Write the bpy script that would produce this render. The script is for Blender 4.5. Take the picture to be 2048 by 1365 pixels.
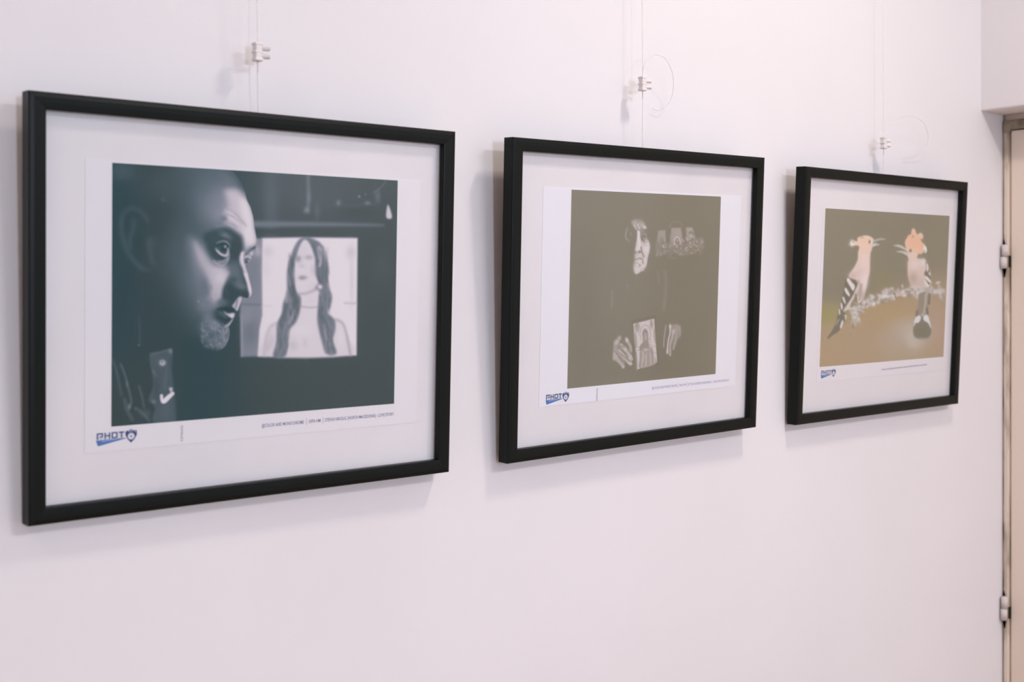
import bpy, bmesh, math, random
import numpy as np
from mathutils import Matrix, Vector

for o in list(bpy.data.objects): bpy.data.objects.remove(o, do_unlink=True)
SC = bpy.context.scene
COL = SC.collection
EYE = 1.66                                       # camera height

# ---------------------------------------------------------------- camera
F_PX, YAW, PITCH, ROLL, PY, DIST = 2412.0, 0.70927, -0.00707, -0.00248, 622.53, 1.23519
cd = bpy.data.cameras.new('camera'); cam = bpy.data.objects.new('camera', cd); COL.objects.link(cam)
fw = Vector((math.sin(YAW), math.cos(YAW), 0)); rt = Vector((math.cos(YAW), -math.sin(YAW), 0)); up = Vector((0, 0, 1))
fw, up = fw * math.cos(PITCH) + up * math.sin(PITCH), up * math.cos(PITCH) - fw * math.sin(PITCH)
rt, up = rt * math.cos(ROLL) + up * math.sin(ROLL), up * math.cos(ROLL) - rt * math.sin(ROLL)
M = Matrix((rt, up, -fw)).transposed().to_4x4(); M.translation = (0, -DIST, EYE)
cam.matrix_world = M
cd.sensor_width = 36.0; cd.lens = F_PX * 36.0 / 2048.0; cd.shift_y = -(682.5 - PY) / 2048.0
cd.clip_start = .02; cd.dof.use_dof = True; cd.dof.focus_distance = 1.72; cd.dof.aperture_fstop = 5.6
SC.camera = cam

# ---------------------------------------------------------------- world, lamps, exposure
w = bpy.data.worlds.new('world'); SC.world = w; w.use_nodes = True
w.node_tree.nodes['Background'].inputs[0].default_value = (.55, .6, .7, 1); w.node_tree.nodes['Background'].inputs[1].default_value = .3
def area(name, loc, target, sx, sy, power, col):
    l = bpy.data.lights.new(name, 'AREA'); l.shape = 'RECTANGLE'; l.size = sx; l.size_y = sy; l.energy = power; l.color = col
    o = bpy.data.objects.new(name, l); COL.objects.link(o); o.location = loc
    o.rotation_euler = (Vector(target) - Vector(loc)).to_track_quat('-Z', 'Y').to_euler(); return o
WARM = (.95, .87, .79)
area('ceiling_tube_light', (1.50, -.80, 2.90), (1.50, -.79, 0), .10, .22, 9.5, WARM)       # above the middle picture
area('ceiling_tube_light', (-.80, -.80, 2.90), (-.80, -.79, 0), .10, .22, 3.8, WARM)        # left of the frame
area('ceiling_tube_light', (1.65, -2.7, 2.92), (1.65, -2.69, 0), .8, .4, 46, (.89, .865, .945))    # deeper in the room
area('window_light', (.05, -4.12, 1.95), (.25, 0, 1.75), .34, .6, 36, (.72, .83, 1.02))       # cool source behind the camera; the opening it sits at is made up
SC.view_settings.view_transform = 'Standard'; SC.view_settings.look = 'None'
SC.view_settings.exposure = 0.07; SC.view_settings.gamma = 1.0; SC.view_settings.use_curve_mapping = False

# ---------------------------------------------------------------- helpers
def lin(c):
    c = np.asarray(c, float) / 255.0
    return np.where(c <= .04045, c / 12.92, ((c + .055) / 1.055) ** 2.4)
def tag(o, label=None, cat=None, group=None, kind=None):
    for k, v in (('label', label), ('category', cat), ('group', group), ('kind', kind)):
        if v: o[k] = v
    return o
def empty(name, loc=(0, 0, 0)):
    o = bpy.data.objects.new(name, None); COL.objects.link(o); o.location = loc; o.empty_display_size = .05; return o
def link(name, me, mats, parent=None, smooth=False):
    o = bpy.data.objects.new(name, me); COL.objects.link(o)
    for m in (mats if isinstance(mats, (list, tuple)) else [mats]): me.materials.append(m)
    if parent: o.parent = parent
    if smooth:
        for p in me.polygons: p.use_smooth = True
    return o
def mesh(name, v, f):
    me = bpy.data.meshes.new(name); me.from_pydata([tuple(map(float, a)) for a in v], [], f); me.update(); return me
def finish(bm, name):
    bmesh.ops.recalc_face_normals(bm, faces=bm.faces[:]); me = bpy.data.meshes.new(name); bm.to_mesh(me); bm.free(); return me
def box(bm, x0, x1, y0, y1, z0, z1, bev=0, seg=2):
    r = bmesh.ops.create_cube(bm, size=1); vs = r['verts']
    for v in vs: v.co = Vector(((x0 + x1) / 2 + v.co.x * (x1 - x0), (y0 + y1) / 2 + v.co.y * (y1 - y0), (z0 + z1) / 2 + v.co.z * (z1 - z0)))
    if bev:
        es = list({e for v in vs for e in v.link_edges}); bmesh.ops.bevel(bm, geom=es, offset=bev, segments=seg, affect='EDGES', profile=.5)
def boxmesh(name, *a, **k):
    bm = bmesh.new(); box(bm, *a, **k); return finish(bm, name)
def cyl(bm, p, q, r, n=16, r2=None):
    p, q = Vector(p), Vector(q); d = q - p
    g = bmesh.ops.create_cone(bm, cap_ends=True, segments=n, radius1=r, radius2=r if r2 is None else r2, depth=d.length)
    bmesh.ops.transform(bm, verts=g['verts'], matrix=Matrix.Translation((p + q) / 2) @ d.to_track_quat('Z', 'Y').to_matrix().to_4x4())
def tube(name, pts, r, mat, parent=None, n=8, sub=6):
    P = [Vector(p) for p in pts]; out = []
    for i in range(len(P) - 1):
        p0, p1, p2, p3 = P[max(i - 1, 0)], P[i], P[i + 1], P[min(i + 2, len(P) - 1)]
        for k in range(sub):
            t = k / sub; out.append(.5 * ((2 * p1) + (p2 - p0) * t + (2 * p0 - 5 * p1 + 4 * p2 - p3) * t * t + (3 * p1 - p0 - 3 * p2 + p3) * t ** 3))
    out.append(P[-1]); v, f = [], []; a = None
    for i, c in enumerate(out):
        d = (out[min(i + 1, len(out) - 1)] - out[max(i - 1, 0)]).normalized()
        a = d.orthogonal().normalized() if a is None else (a - d * a.dot(d)).normalized()
        b = d.cross(a)
        for k in range(n):
            t = 2 * math.pi * k / n; v.append(c + (a * math.cos(t) + b * math.sin(t)) * r)
    for i in range(len(out) - 1):
        for k in range(n): f.append((i * n + k, i * n + (k + 1) % n, (i + 1) * n + (k + 1) % n, (i + 1) * n + k))
    f += [tuple(range(n))[::-1], tuple((len(out) - 1) * n + k for k in range(n))]
    return link(name, mesh(name, v, f), mat, parent, True)

# ---------------------------------------------------------------- materials
def mat(name, col, rough=.5, spec=.5, metal=0.0):
    m = bpy.data.materials.new(name); m.use_nodes = True; b = m.node_tree.nodes['Principled BSDF']
    b.inputs['Base Color'].default_value = (*col, 1); b.inputs['Roughness'].default_value = rough
    b.inputs['Specular IOR Level'].default_value = spec; b.inputs['Metallic'].default_value = metal
    return m
def N(m, t, **k):
    n = m.node_tree.nodes.new(t)
    for a, v in k.items(): setattr(n, a, v)
    return n
def noise_mix(m, c1, c2, scale, lo=.4, hi=.6, detail=4, stretch=None):
    T = m.node_tree; b = T.nodes['Principled BSDF']
    tc = N(m, 'ShaderNodeTexCoord'); nz = N(m, 'ShaderNodeTexNoise'); nz.inputs['Scale'].default_value = scale; nz.inputs['Detail'].default_value = detail
    src = tc.outputs['Object']
    if stretch:
        mp = N(m, 'ShaderNodeMapping'); mp.inputs['Scale'].default_value = stretch; T.links.new(src, mp.inputs['Vector']); src = mp.outputs['Vector']
    T.links.new(src, nz.inputs['Vector'])
    cr = N(m, 'ShaderNodeValToRGB'); cr.color_ramp.elements[0].position = lo; cr.color_ramp.elements[1].position = hi
    cr.color_ramp.elements[0].color = (*c1, 1); cr.color_ramp.elements[1].color = (*c2, 1)
    T.links.new(nz.outputs['Fac'], cr.inputs['Fac']); T.links.new(cr.outputs['Color'], b.inputs['Base Color'])
    return tc, nz
def bump(m, scale, strength, dist=.001, detail=3):
    T = m.node_tree; tc = N(m, 'ShaderNodeTexCoord'); nz = N(m, 'ShaderNodeTexNoise'); nz.inputs['Scale'].default_value = scale; nz.inputs['Detail'].default_value = detail
    bp = N(m, 'ShaderNodeBump'); bp.inputs['Strength'].default_value = strength; bp.inputs['Distance'].default_value = dist
    T.links.new(tc.outputs['Object'], nz.inputs['Vector']); T.links.new(nz.outputs['Fac'], bp.inputs['Height']); T.links.new(bp.outputs['Normal'], T.nodes['Principled BSDF'].inputs['Normal'])
WALLC = (.84, .80, .805)
M_WALL = mat('wall_paint', WALLC, .7, .25); noise_mix(M_WALL, (.825, .785, .79), (.855, .815, .82), 2.2, .35, .65); bump(M_WALL, 90, .12, .0012)
M_CEIL = mat('ceiling_paint', (.82, .80, .79), .8, .2)
M_FLOOR = mat('floor_wood', (.32, .22, .15), .45); noise_mix(M_FLOOR, (.34, .19, .09), (.5, .30, .15), 6, .3, .7, 4, (1, 8, 1))
M_BLACK = mat('black_lacquer', (.0065, .0078, .0062), .38, .14); bump(M_BLACK, 700, .05, .0003)
M_BACK = mat('backing_board', (.36, .26, .17), .8, .2)
M_MAT = mat('mount_board', (.80, .755, .765), .85, .15); noise_mix(M_MAT, (.845, .79, .805), (.875, .82, .835), 9, .35, .65)
M_PAPER = mat('photo_paper', (.90, .87, .915), .6, .25); M_PAPER_A = mat('photo_paper_ivory', (.875, .825, .85), .6, .25)
M_INK = mat('caption_ink', tuple(lin((126, 122, 158))), .7, .2); M_INK2 = mat('caption_ink_pale', tuple(lin((160, 150, 186))), .7, .2); M_INK3 = mat('caption_ink_faint', tuple(lin((184, 170, 190))), .7, .2)
M_NAVY = mat('logo_navy', tuple(lin((56, 72, 128))), .6, .2); M_BLUE = mat('logo_blue', tuple(lin((72, 120, 185))), .6, .2); M_PALE = mat('logo_pale_blue', tuple(lin((150, 165, 215))), .6, .2); M_LWHITE = mat('logo_white', (.80, .78, .84), .6, .2)
M_PLASTIC = mat('white_plastic', (.80, .74, .72), .4, .5); M_SCREW = mat('screw_metal', (.55, .5, .46), .35, .5, 1)
M_DOOR = mat('door_paint', tuple(lin((205, 176, 164))), .55, .3); noise_mix(M_DOOR, (.84, .71, .60), (.90, .77, .67), 1.6, .35, .65)
M_JAMB = mat('door_frame_paint', tuple(lin((176, 158, 140))), .5, .4); noise_mix(M_JAMB, tuple(lin((160, 144, 122))), tuple(lin((230, 214, 198))), 26, .36, .52, 5, (1, 1, .25))
M_HEAD = mat('door_head_paint', tuple(lin((150, 138, 118))), .5, .4); noise_mix(M_HEAD, tuple(lin((108, 94, 74))), tuple(lin((160, 148, 130))), 22, .36, .56, 5)
M_GRIME = mat('grime', tuple(lin((84, 72, 52))), .8, .1); noise_mix(M_GRIME, tuple(lin((70, 60, 44))), tuple(lin((196, 180, 164))), 40, .34, .5, 4, (1, 1, .3))
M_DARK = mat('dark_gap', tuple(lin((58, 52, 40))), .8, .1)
M_HINGE = mat('painted_hinge', (.70, .63, .60), .45, .4)
def glassmat():
    m = bpy.data.materials.new('clear_glass'); m.use_nodes = True; T = m.node_tree; T.nodes.clear()
    o = N(m, 'ShaderNodeOutputMaterial'); mx = N(m, 'ShaderNodeMixShader'); t = N(m, 'ShaderNodeBsdfTransparent'); g = N(m, 'ShaderNodeBsdfGlossy'); f = N(m, 'ShaderNodeFresnel')
    ge = N(m, 'ShaderNodeNewGeometry'); mr = N(m, 'ShaderNodeMapRange'); mr.inputs['To Min'].default_value = 1.42; mr.inputs['To Max'].default_value = 1 / 1.42; T.links.new(ge.outputs['Backfacing'], mr.inputs['Value']); T.links.new(mr.outputs['Result'], f.inputs['IOR'])
    g.inputs['Roughness'].default_value = .13; t.inputs['Color'].default_value = (.985, .99, .988, 1)
    T.links.new(f.outputs[0], mx.inputs[0]); T.links.new(t.outputs[0], mx.inputs[1]); T.links.new(g.outputs[0], mx.inputs[2]); T.links.new(mx.outputs[0], o.inputs[0]); return m
M_GLASS = glassmat()
def linemat():
    m = bpy.data.materials.new('clear_nylon'); m.use_nodes = True; T = m.node_tree; b = T.nodes['Principled BSDF']; b.inputs['Base Color'].default_value = (.9, .84, .82, 1); b.inputs['Roughness'].default_value = .25
    t = N(m, 'ShaderNodeBsdfTransparent'); mx = N(m, 'ShaderNodeMixShader'); mx.inputs[0].default_value = .40
    T.links.new(t.outputs[0], mx.inputs[1]); T.links.new(b.outputs[0], mx.inputs[2]); T.links.new(mx.outputs[0], T.nodes['Material Output'].inputs[0]); return m
M_LINE = linemat()
def emitmat(name, col, s):
    m = bpy.data.materials.new(name); m.use_nodes = True; T = m.node_tree; T.nodes.clear(); o = N(m, 'ShaderNodeOutputMaterial'); e = N(m, 'ShaderNodeEmission')
    e.inputs[0].default_value = (*col, 1); e.inputs[1].default_value = s; T.links.new(e.outputs[0], o.inputs[0]); return m
def printmat(name):
    m = mat(name, (1, 1, 1), 1.0, 0.0); a = N(m, 'ShaderNodeVertexColor'); a.layer_name = 'print'
    m.node_tree.links.new(a.outputs['Color'], m.node_tree.nodes['Principled BSDF'].inputs['Base Color']); return m

# ---------------------------------------------------------------- the room
XL, XR, XD, YB, ZC = -3.0, 2.312, 2.398, -4.2, 3.0     # left wall, right wall, door plane, wall behind the camera, ceiling
def struct(name, me, m, parent=None):
    o = link(name, me, m, parent)
    if parent is None: o['kind'] = 'structure'
    return o
struct('floor', boxmesh('floor', XL - .1, XD + .2, YB - .1, .1, -.1, 0), M_FLOOR)
struct('ceiling', boxmesh('ceiling', XL - .1, XD + .2, YB - .1, .1, ZC, ZC + .1), M_CEIL)
struct('wall_back', boxmesh('wall_back', XL, XD + .12, 0, .1, 0, ZC), M_WALL)
struct('wall_left', boxmesh('wall_left', XL - .1, XL, YB, .1, 0, ZC), M_WALL)
bm = bmesh.new(); HEADZ = EYE + .3856
box(bm, XR, XD + .12, -.96, .05, HEADZ, ZC, .003, 2); w3 = (-4.16, -3.30, .30, 2.60)                        # opening for the added glowing pane near the far corner
for y0, y1, z0, z1 in [(w3[1], -.96, 0, ZC), (YB, w3[0], 0, ZC), (w3[0], w3[1], 0, w3[2]), (w3[0], w3[1], w3[3], ZC)]: box(bm, XR, XD + .12, y0, y1, z0, z1)
struct('wall_right', finish(bm, 'wall_right'), M_WALL)
bm = bmesh.new()                                        # wall behind the camera with two openings for added glowing panes
w1, w2 = (-.14, .24, 1.5, 2.4), (.62, 2.28, .90, 2.60)
for x0, x1, z0, z1 in [(XL, w1[0], 0, ZC), (w1[0], w1[1], 0, w1[2]), (w1[0], w1[1], w1[3], ZC), (w1[1], w2[0], 0, ZC), (w2[0], w2[1], 0, w2[2]), (w2[0], w2[1], w2[3], ZC), (w2[1], XD + .12, 0, ZC)]:
    box(bm, x0, x1, YB - .1, YB, z0, z1)
struct('wall_front', finish(bm, 'wall_front'), M_WALL)
for i, (ww, e) in enumerate(((w1, emitmat('window_daylight', (.85, .92, 1), 1.0)), (w2, emitmat('window_dusk_blue', (.12, .40, .62), 1.2)))):  # emissive panes added: pale one backs the cool lamp, blue one tints reflections
    g = struct('window_%d' % (i + 1), boxmesh('window', ww[0], ww[1], YB - .08, YB - .07, ww[2], ww[3]), e)
    bm = bmesh.new()
    for x in (ww[0], ww[1] - .035): box(bm, x, x + .035, YB - .07, YB - .03, ww[2], ww[3], .003)
    for z in (ww[2], ww[3] - .035): box(bm, ww[0] + .035, ww[1] - .035, YB - .07, YB - .03, z, z + .035, .003)
    link('window_frame', finish(bm, 'window_frame'), M_HINGE, g)

g = struct('window_3', boxmesh('window', XR + .10, XR + .11, w3[0], w3[1], w3[2], w3[3]), emitmat('window_teal_dusk', (.16, .42, .60), 1.0)); bm = bmesh.new()  # unseen glowing pane added so the glass reflects teal over the portrait
for y in (w3[0], w3[1] - .04): box(bm, XR + .05, XR + .1, y, y + .04, w3[2], w3[3], .003)
for z in (w3[2], w3[3] - .04): box(bm, XR + .052, XR + .098, w3[0], w3[1], z, z + .04, .003)
link('window_frame', finish(bm, 'window_frame'), M_HINGE, g)

# door in the right wall, set back under the lintel
door = empty('door_1', (XD, 0, 0)); door['kind'] = 'structure'
DH = 2.013 - .0
def dpart(name, me, m, parent=door, smooth=False): return link(name, me, m, parent, smooth)
dpart('door_leaf', boxmesh('door_leaf', .006, .046, -.93, -.0165, .012, DH - .001, .0015), M_DOOR)
bm = bmesh.new(); box(bm, 0, .05, -.0135, -.0035, 0, DH - .004, .002); box(bm, .010, .05, -.0155, -.0135, 0, DH - .004); dpart('door_jamb', finish(bm, 'door_jamb'), M_JAMB)
bm = bmesh.new(); box(bm, .004, .05, -.0035, -.0002, 0, DH + .018); dpart('grimy_joint', finish(bm, 'grimy_joint'), M_GRIME)
bm = bmesh.new(); box(bm, .012, .05, -.0168, -.0152, .01, DH); dpart('door_gap', finish(bm, 'door_gap'), M_GRIME)
bm = bmesh.new(); box(bm, 0, .05, -.95, -.018, DH + .001, DH + .021, .003); dpart('door_head', finish(bm, 'door_head'), M_HEAD)
bm = bmesh.new(); box(bm, .004, .05, -.95, -.001, DH + .021, DH + .0322); dpart('head_joint', finish(bm, 'head_joint'), M_GRIME)
bm = bmesh.new()                                        # rounded corner fillet of the frame
cv = [bm.verts.new((-.001, y, z)) for y, z in [(-.0045, DH + .019), (-.0025, DH + .014), (-.0028, DH - .004), (-.0045, DH - .007), (-.0125, DH - .0055), (-.0155, DH - .001), (-.020, DH + .003), (-.024, DH + .006), (-.024, DH + .018), (-.018, DH + .021), (-.009, DH + .021)]]
fc = bm.faces.new(cv); ex = bmesh.ops.extrude_face_region(bm, geom=[fc])
for v in [g for g in ex['geom'] if isinstance(g, bmesh.types.BMVert)]: v.co.x += .02
bmesh.ops.bevel(bm, geom=[e for e in bm.edges if all(v.co.x < 0 for v in e.verts)], offset=.0012, segments=2, affect='EDGES')
dpart('corner_fillet', finish(bm, 'corner_fillet'), M_HEAD)
def hinge(zc, dx):
    h = empty('hinge', (0, 0, 0)); h.parent = door
    for k, (z0, z1, oy) in enumerate(((zc + .0004, zc + .0245, -.0092 - dx), (zc - .0245, zc - .0004, -.0085 + dx))):
        bm = bmesh.new(); cyl(bm, (-.007, oy, z0), (-.007, oy, z1), .0067, 20)
        bmesh.ops.bevel(bm, geom=[e for e in bm.edges if abs(e.verts[0].co.z - e.verts[1].co.z) < 1e-5], offset=.0016, segments=3, affect='EDGES')
        link('hinge_knuckle', finish(bm, 'hinge_knuckle'), M_HINGE, h, True)
    for z0, z1, a, b in ((zc + .0245, zc + .036, -.0035, -.006), (zc - .043, zc - .0245, -.004, -.008)):
        v = [(-.0006, a + .002, z1), (-.0006, b - .002, z1 if z0 > zc else z1), (-.0006, (a + b) / 2 - .001, z0), (-.0006, (a + b) / 2 + .001, z0)]
        if z0 > zc: v = [(-.0006, a + .001, z0), (-.0006, b - .002, z0), (-.0006, (a + b) / 2, z1), (-.0006, (a + b) / 2 + .0012, z1)]
        bm = bmesh.new(); f = bm.faces.new([bm.verts.new(q) for q in v]); bmesh.ops.solidify(bm, geom=[f], thickness=.0005); link('hinge_slot', finish(bm, 'hinge_slot'), M_DARK, h)
    link('hinge_gap', boxmesh('hinge_gap', .001, .01, -.0150, -.0133, zc - .022, zc + .002), M_DARK, h)  # dark strip standing in for the shade beside the hinge
    return h
hinge(EYE + .0924, .0012); hinge(EYE - .6350, .0003)
# ---------------------------------------------------------------- flat prints: small painting kit
class Art:  # shape coordinates are image pixels, mapped onto the print by its corner pixels
    """Paints soft polygons, strokes and dabs on a grid of points given in print coordinates."""
    def __init__(s, X, Y, base):
        s.X, s.Y = X, Y
        b = np.atleast_1d(np.array(base, float))
        s.C = np.ones(X.shape + (len(b),)) * b
        s.o, s.k = (0.0, 0.0), 1.0
        s.rng = np.random.RandomState(7)
    def at(s, ox, oy, k):
        s.o, s.k = (ox, oy), k; return s
    def _p(s, pts):
        a = np.array(pts, float).reshape(-1, 2)
        return a * s.k + np.array(s.o)
    def _win(s, a, m):
        x0, y0 = a.min(0) - m; x1, y1 = a.max(0) + m
        q = (s.X >= x0) & (s.X <= x1) & (s.Y >= y0) & (s.Y <= y1)
        r = np.where(q.any(1))[0]; c = np.where(q.any(0))[0]
        if len(r) == 0 or len(c) == 0: return None
        return slice(r[0], r[-1] + 1), slice(c[0], c[-1] + 1)
    def _mix(s, w, al, tone):
        t = np.atleast_1d(np.array(tone, float))
        al = al[..., None]
        s.C[w] = s.C[w] * (1 - al) + t * al
    def _segdist(s, X, Y, a, closed):
        n = len(a); d = np.full(X.shape, 1e9); tt = np.zeros(X.shape)
        m = n if closed else n - 1
        for i in range(m):
            p, q = a[i], a[(i + 1) % n]; e = q - p; L = e @ e + 1e-9
            t = np.clip(((X - p[0]) * e[0] + (Y - p[1]) * e[1]) / L, 0, 1)
            dd = np.hypot(X - p[0] - t * e[0], Y - p[1] - t * e[1])
            k = dd < d; d = np.where(k, dd, d); tt = np.where(k, (i + t) / max(m, 1), tt)
        return d, tt
    def smooth(s, a, closed, n=5):
        N = len(a); out = []
        if N < 3: return a
        rng = range(N) if closed else range(N - 1)
        for i in rng:
            g = (lambda j: a[j % N]) if closed else (lambda j: a[min(max(j, 0), N - 1)])
            p0, p1, p2, p3 = g(i - 1), g(i), g(i + 1), g(i + 2)
            for t in np.arange(n) / n:
                out.append(.5 * ((2 * p1) + (p2 - p0) * t + (2 * p0 - 5 * p1 + 4 * p2 - p3) * t * t + (3 * p1 - p0 - 3 * p2 + p3) * t ** 3))
        if not closed: out.append(a[-1])
        return np.array(out)
    def poly(s, pts, tone, soft=1.0, al=1.0, curve=True):
        a = s._p(pts)
        if curve: a = s.smooth(a, True, 4)
        w = s._win(a, soft * 1.5 + 1)
        if w is None: return s
        X, Y = s.X[w], s.Y[w]
        d, _ = s._segdist(X, Y, a, True)
        ins = np.zeros(X.shape, bool)
        for i in range(len(a)):
            x1, y1 = a[i]; x2, y2 = a[(i + 1) % len(a)]
            if y1 == y2: continue
            ins ^= ((y1 > Y) != (y2 > Y)) & (X < (x2 - x1) * (Y - y1) / (y2 - y1) + x1)
        sd = np.where(ins, d, -d)
        t = np.clip(sd / (2 * soft) + .5, 0, 1)
        s._mix(w, al * t * t * (3 - 2 * t), tone); return s
    def line(s, pts, tone, wd, soft=1.0, al=1.0, taper=None):
        a = s.smooth(s._p(pts), False, 5)
        w = s._win(a, wd + soft * 1.5 + 1)
        if w is None: return s
        d, tt = s._segdist(s.X[w], s.Y[w], a, False)
        h = wd / 2
        if taper: h = h * (taper[0] + (taper[1] - taper[0]) * tt)
        t = np.clip((h - d) / (2 * soft) + .5, 0, 1)
        s._mix(w, al * t * t * (3 - 2 * t), tone); return s
    def dab(s, x, y, rx, ry, tone, al=1.0, ang=0.0):
        c = s._p([(x, y)])[0]; rx, ry = rx * s.k, ry * s.k
        m = max(rx, ry) * 2.2
        w = s._win(np.array([c]), m)
        if w is None: return s
        X, Y = s.X[w] - c[0], s.Y[w] - c[1]
        ca, sa = math.cos(math.radians(ang)), math.sin(math.radians(ang))
        u, v = (X * ca + Y * sa) / rx, (-X * sa + Y * ca) / ry
        s._mix(w, al * np.exp(-1.1 * (u * u + v * v) ** 1.15), tone); return s
    def dots(s, x0, y0, x1, y1, n, tone, wd, ln, ang, al, spread=15, soft=.5):
        for _ in range(n):
            x, y = s.rng.uniform(x0, x1), s.rng.uniform(y0, y1)
            a = math.radians(ang + s.rng.uniform(-spread, spread)); l = ln * s.rng.uniform(.5, 1.2) / 2
            s.line([(x - l * math.cos(a), y - l * math.sin(a)), (x + l * math.cos(a), y + l * math.sin(a))],
                   np.array(tone) + s.rng.uniform(-8, 8), wd, soft, al * s.rng.uniform(.4, 1))
        return s

def blurred(C, sg):
    r = max(1, int(sg * 3)); k = np.exp(-.5 * (np.arange(-r, r + 1) / sg) ** 2); k /= k.sum()
    for ax in (0, 1):
        pw = [(0, 0)] * C.ndim; pw[ax] = (r, r)
        P = np.pad(C, pw, mode='edge'); n = C.shape[ax]
        C = sum(k[i] * np.take(P, np.arange(i, i + n), ax) for i in range(2 * r + 1))
    return C

def ramp(T, keys):
    T = T[..., 0]
    return np.stack([np.interp(T, [k[0] for k in keys], [k[1][i] for k in keys]) for i in range(3)], -1)

def paint_portrait(X, Y):
    g = 1.0 / abs(X[0, -1] - X[0, 0]) * X.shape[1]          # grid cells per unit
    a = Art(X, Y, 80)
    # room behind; the tall pale streak paints in a glass reflection
    a.at(400, 330, .2931)
    a.dab(700, 200, 420, 220, 92, .8); a.dab(480, 250, 60, 330, 104, .7); a.dab(300, 300, 120, 200, 86, .6)
    a.line([(370, 405), (700, 405), (1000, 408), (1250, 412)], 122, 10, 5, .9, (1.2, .3))
    a.line([(380, 455), (800, 458), (1080, 460)], 78, 9, 3, .8)
    a.line([(738, 60), (740, 200), (735, 310)], 120, 6, 4, .8); a.dab(728, 310, 22, 22, 135, .8); a.dab(745, 225, 14, 40, 128, .6)
    a.dab(800, 320, 22, 60, 102, .7); a.dab(945, 262, 16, 22, 132, .8); a.dab(1145, 262, 22, 14, 135, .8); a.dab(1215, 215, 22, 50, 112, .7)
    a.line([(780, 270), (1000, 280), (1200, 270)], 92, 5, 3, .6); a.dab(1060, 320, 120, 30, 74, .6)
    a.poly([(1284, 270), (1312, 358), (1272, 358)], 195, 1.6); a.dab(1088, 215, 6, 6, 190); a.dab(1130, 200, 5, 5, 140)
    a.line([(1272, 105), (1240, 150), (1180, 192)], 150, .9, .5, .8)
    a.dab(1240, 700, 60, 120, 88, .6)
    a.line([(700, 1310), (745, 1365)], 125, .8, .5, .7)
    # lit screen
    a.at(470, 460, .1905)
    a.poly([(40, 90), (290, 90), (290, 1330), (60, 1335)], 134, 2.2, 1, False)
    a.dab(160, 1080, 90, 150, 118, .8); a.dab(190, 450, 80, 220, 126, .7); a.dab(120, 900, 60, 80, 142, .7)
    a.line([(60, 785), (280, 790)], 112, 3, 2, .8); a.line([(68, 900), (72, 1330)], 158, 3, 2, .8)
    a.dab(235, 230, 40, 70, 172, .9); a.dab(240, 140, 30, 30, 150, .6); a.dab(230, 330, 30, 60, 128, .6)
    a.poly([(285, 88), (700, 80), (1288, 86), (1282, 700), (1276, 1322), (700, 1328), (238, 1334), (255, 1050), (285, 900), (282, 500)], 214, 1.9, 1, False)
    a.dab(345, 230, 60, 60, 194, .8); a.dab(330, 420, 50, 120, 204, .7); a.dab(1215, 240, 50, 70, 186, .8); a.dab(1225, 520, 26, 300, 196, .7)
    a.line([(1150, 770), (1278, 775)], 172, 3, 2, .8); a.line([(285, 800), (385, 803)], 194, 3, 2, .7)
    # woman on the screen
    a.poly([(300, 1330), (320, 1150), (370, 1020), (450, 960), (560, 930), (900, 900), (1040, 940), (1130, 985), (1180, 1130), (1215, 1320)], 204, 3)
    a.line([(305, 1320), (322, 1150), (368, 1025), (430, 985)], 182, 6, 4, .8); a.line([(1060, 945), (1130, 985), (1175, 1120), (1212, 1320)], 164, 5, 3.4, .85)
    a.dab(380, 1170, 40, 80, 184, .6); a.dab(345, 1240, 25, 60, 176, .5); a.dab(735, 1190, 25, 50, 186, .6); a.dab(610, 1220, 50, 60, 182, .6); a.dab(700, 1060, 130, 70, 214, .6); a.dab(1110, 1130, 40, 120, 214, .6)
    a.poly([(690, 640), (880, 600), (870, 850), (900, 960), (660, 980), (690, 840)], 206, 2)
    hair = [(690, 92), (760, 80), (820, 95), (905, 150), (955, 270), (985, 410), (975, 560), (1018, 700), (1000, 820), (985, 880), (1045, 950), (1052, 1050), (1028, 1160), (1065, 1300), (960, 1305), (915, 1190), (880, 1050), (862, 920), (880, 760), (885, 640), (862, 480), (850, 340), (795, 180), (745, 112), (700, 140), (655, 270), (622, 380), (622, 520), (645, 640), (690, 720), (682, 850), (640, 970), (575, 1050), (560, 1160), (520, 1330), (400, 1332), (435, 1180), (440, 1000), (490, 880), (502, 780), (545, 640), (548, 420), (598, 240), (645, 140)]
    a.poly(hair, 118, 3.2)
    a.poly([(742, 108), (698, 140), (655, 250), (628, 380), (632, 520), (655, 650), (705, 690), (790, 672), (862, 590), (862, 460), (846, 330), (792, 172)], 206, 2)
    for pts, t, w in [([(590, 330), (580, 500), (600, 640), (640, 760)], 96, 9), ([(620, 760), (640, 850), (600, 960)], 100, 9), ([(540, 780), (520, 870), (480, 1000), (470, 1200), (450, 1300)], 104, 8),
                      ([(860, 330), (860, 460), (900, 560)], 100, 7), ([(930, 380), (950, 480), (930, 560)], 108, 8), ([(905, 700), (900, 850), (930, 960), (980, 1080), (1000, 1250)], 104, 10), ([(960, 700), (980, 760)], 112, 7),
                      ([(815, 150), (850, 260), (868, 350)], 108, 6)]: a.line(pts, t, w, 3, .8)
    for pts, t, w in [([(540, 660), (540, 760)], 168, 4), ([(590, 820), (610, 880), (570, 980)], 158, 5), ([(520, 980), (500, 1120), (520, 1260)], 142, 5), ([(880, 180), (910, 240), (890, 380)], 182, 5), ([(870, 200), (885, 300)], 168, 4),
                      ([(925, 180), (955, 300)], 150, 4), ([(985, 840), (985, 880)], 190, 5), ([(940, 1060), (960, 1150)], 140, 4), ([(560, 440), (555, 560)], 140, 3), ([(960, 620), (990, 700)], 140, 4)]: a.line(pts, t, w, 2.4, .75)
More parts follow.
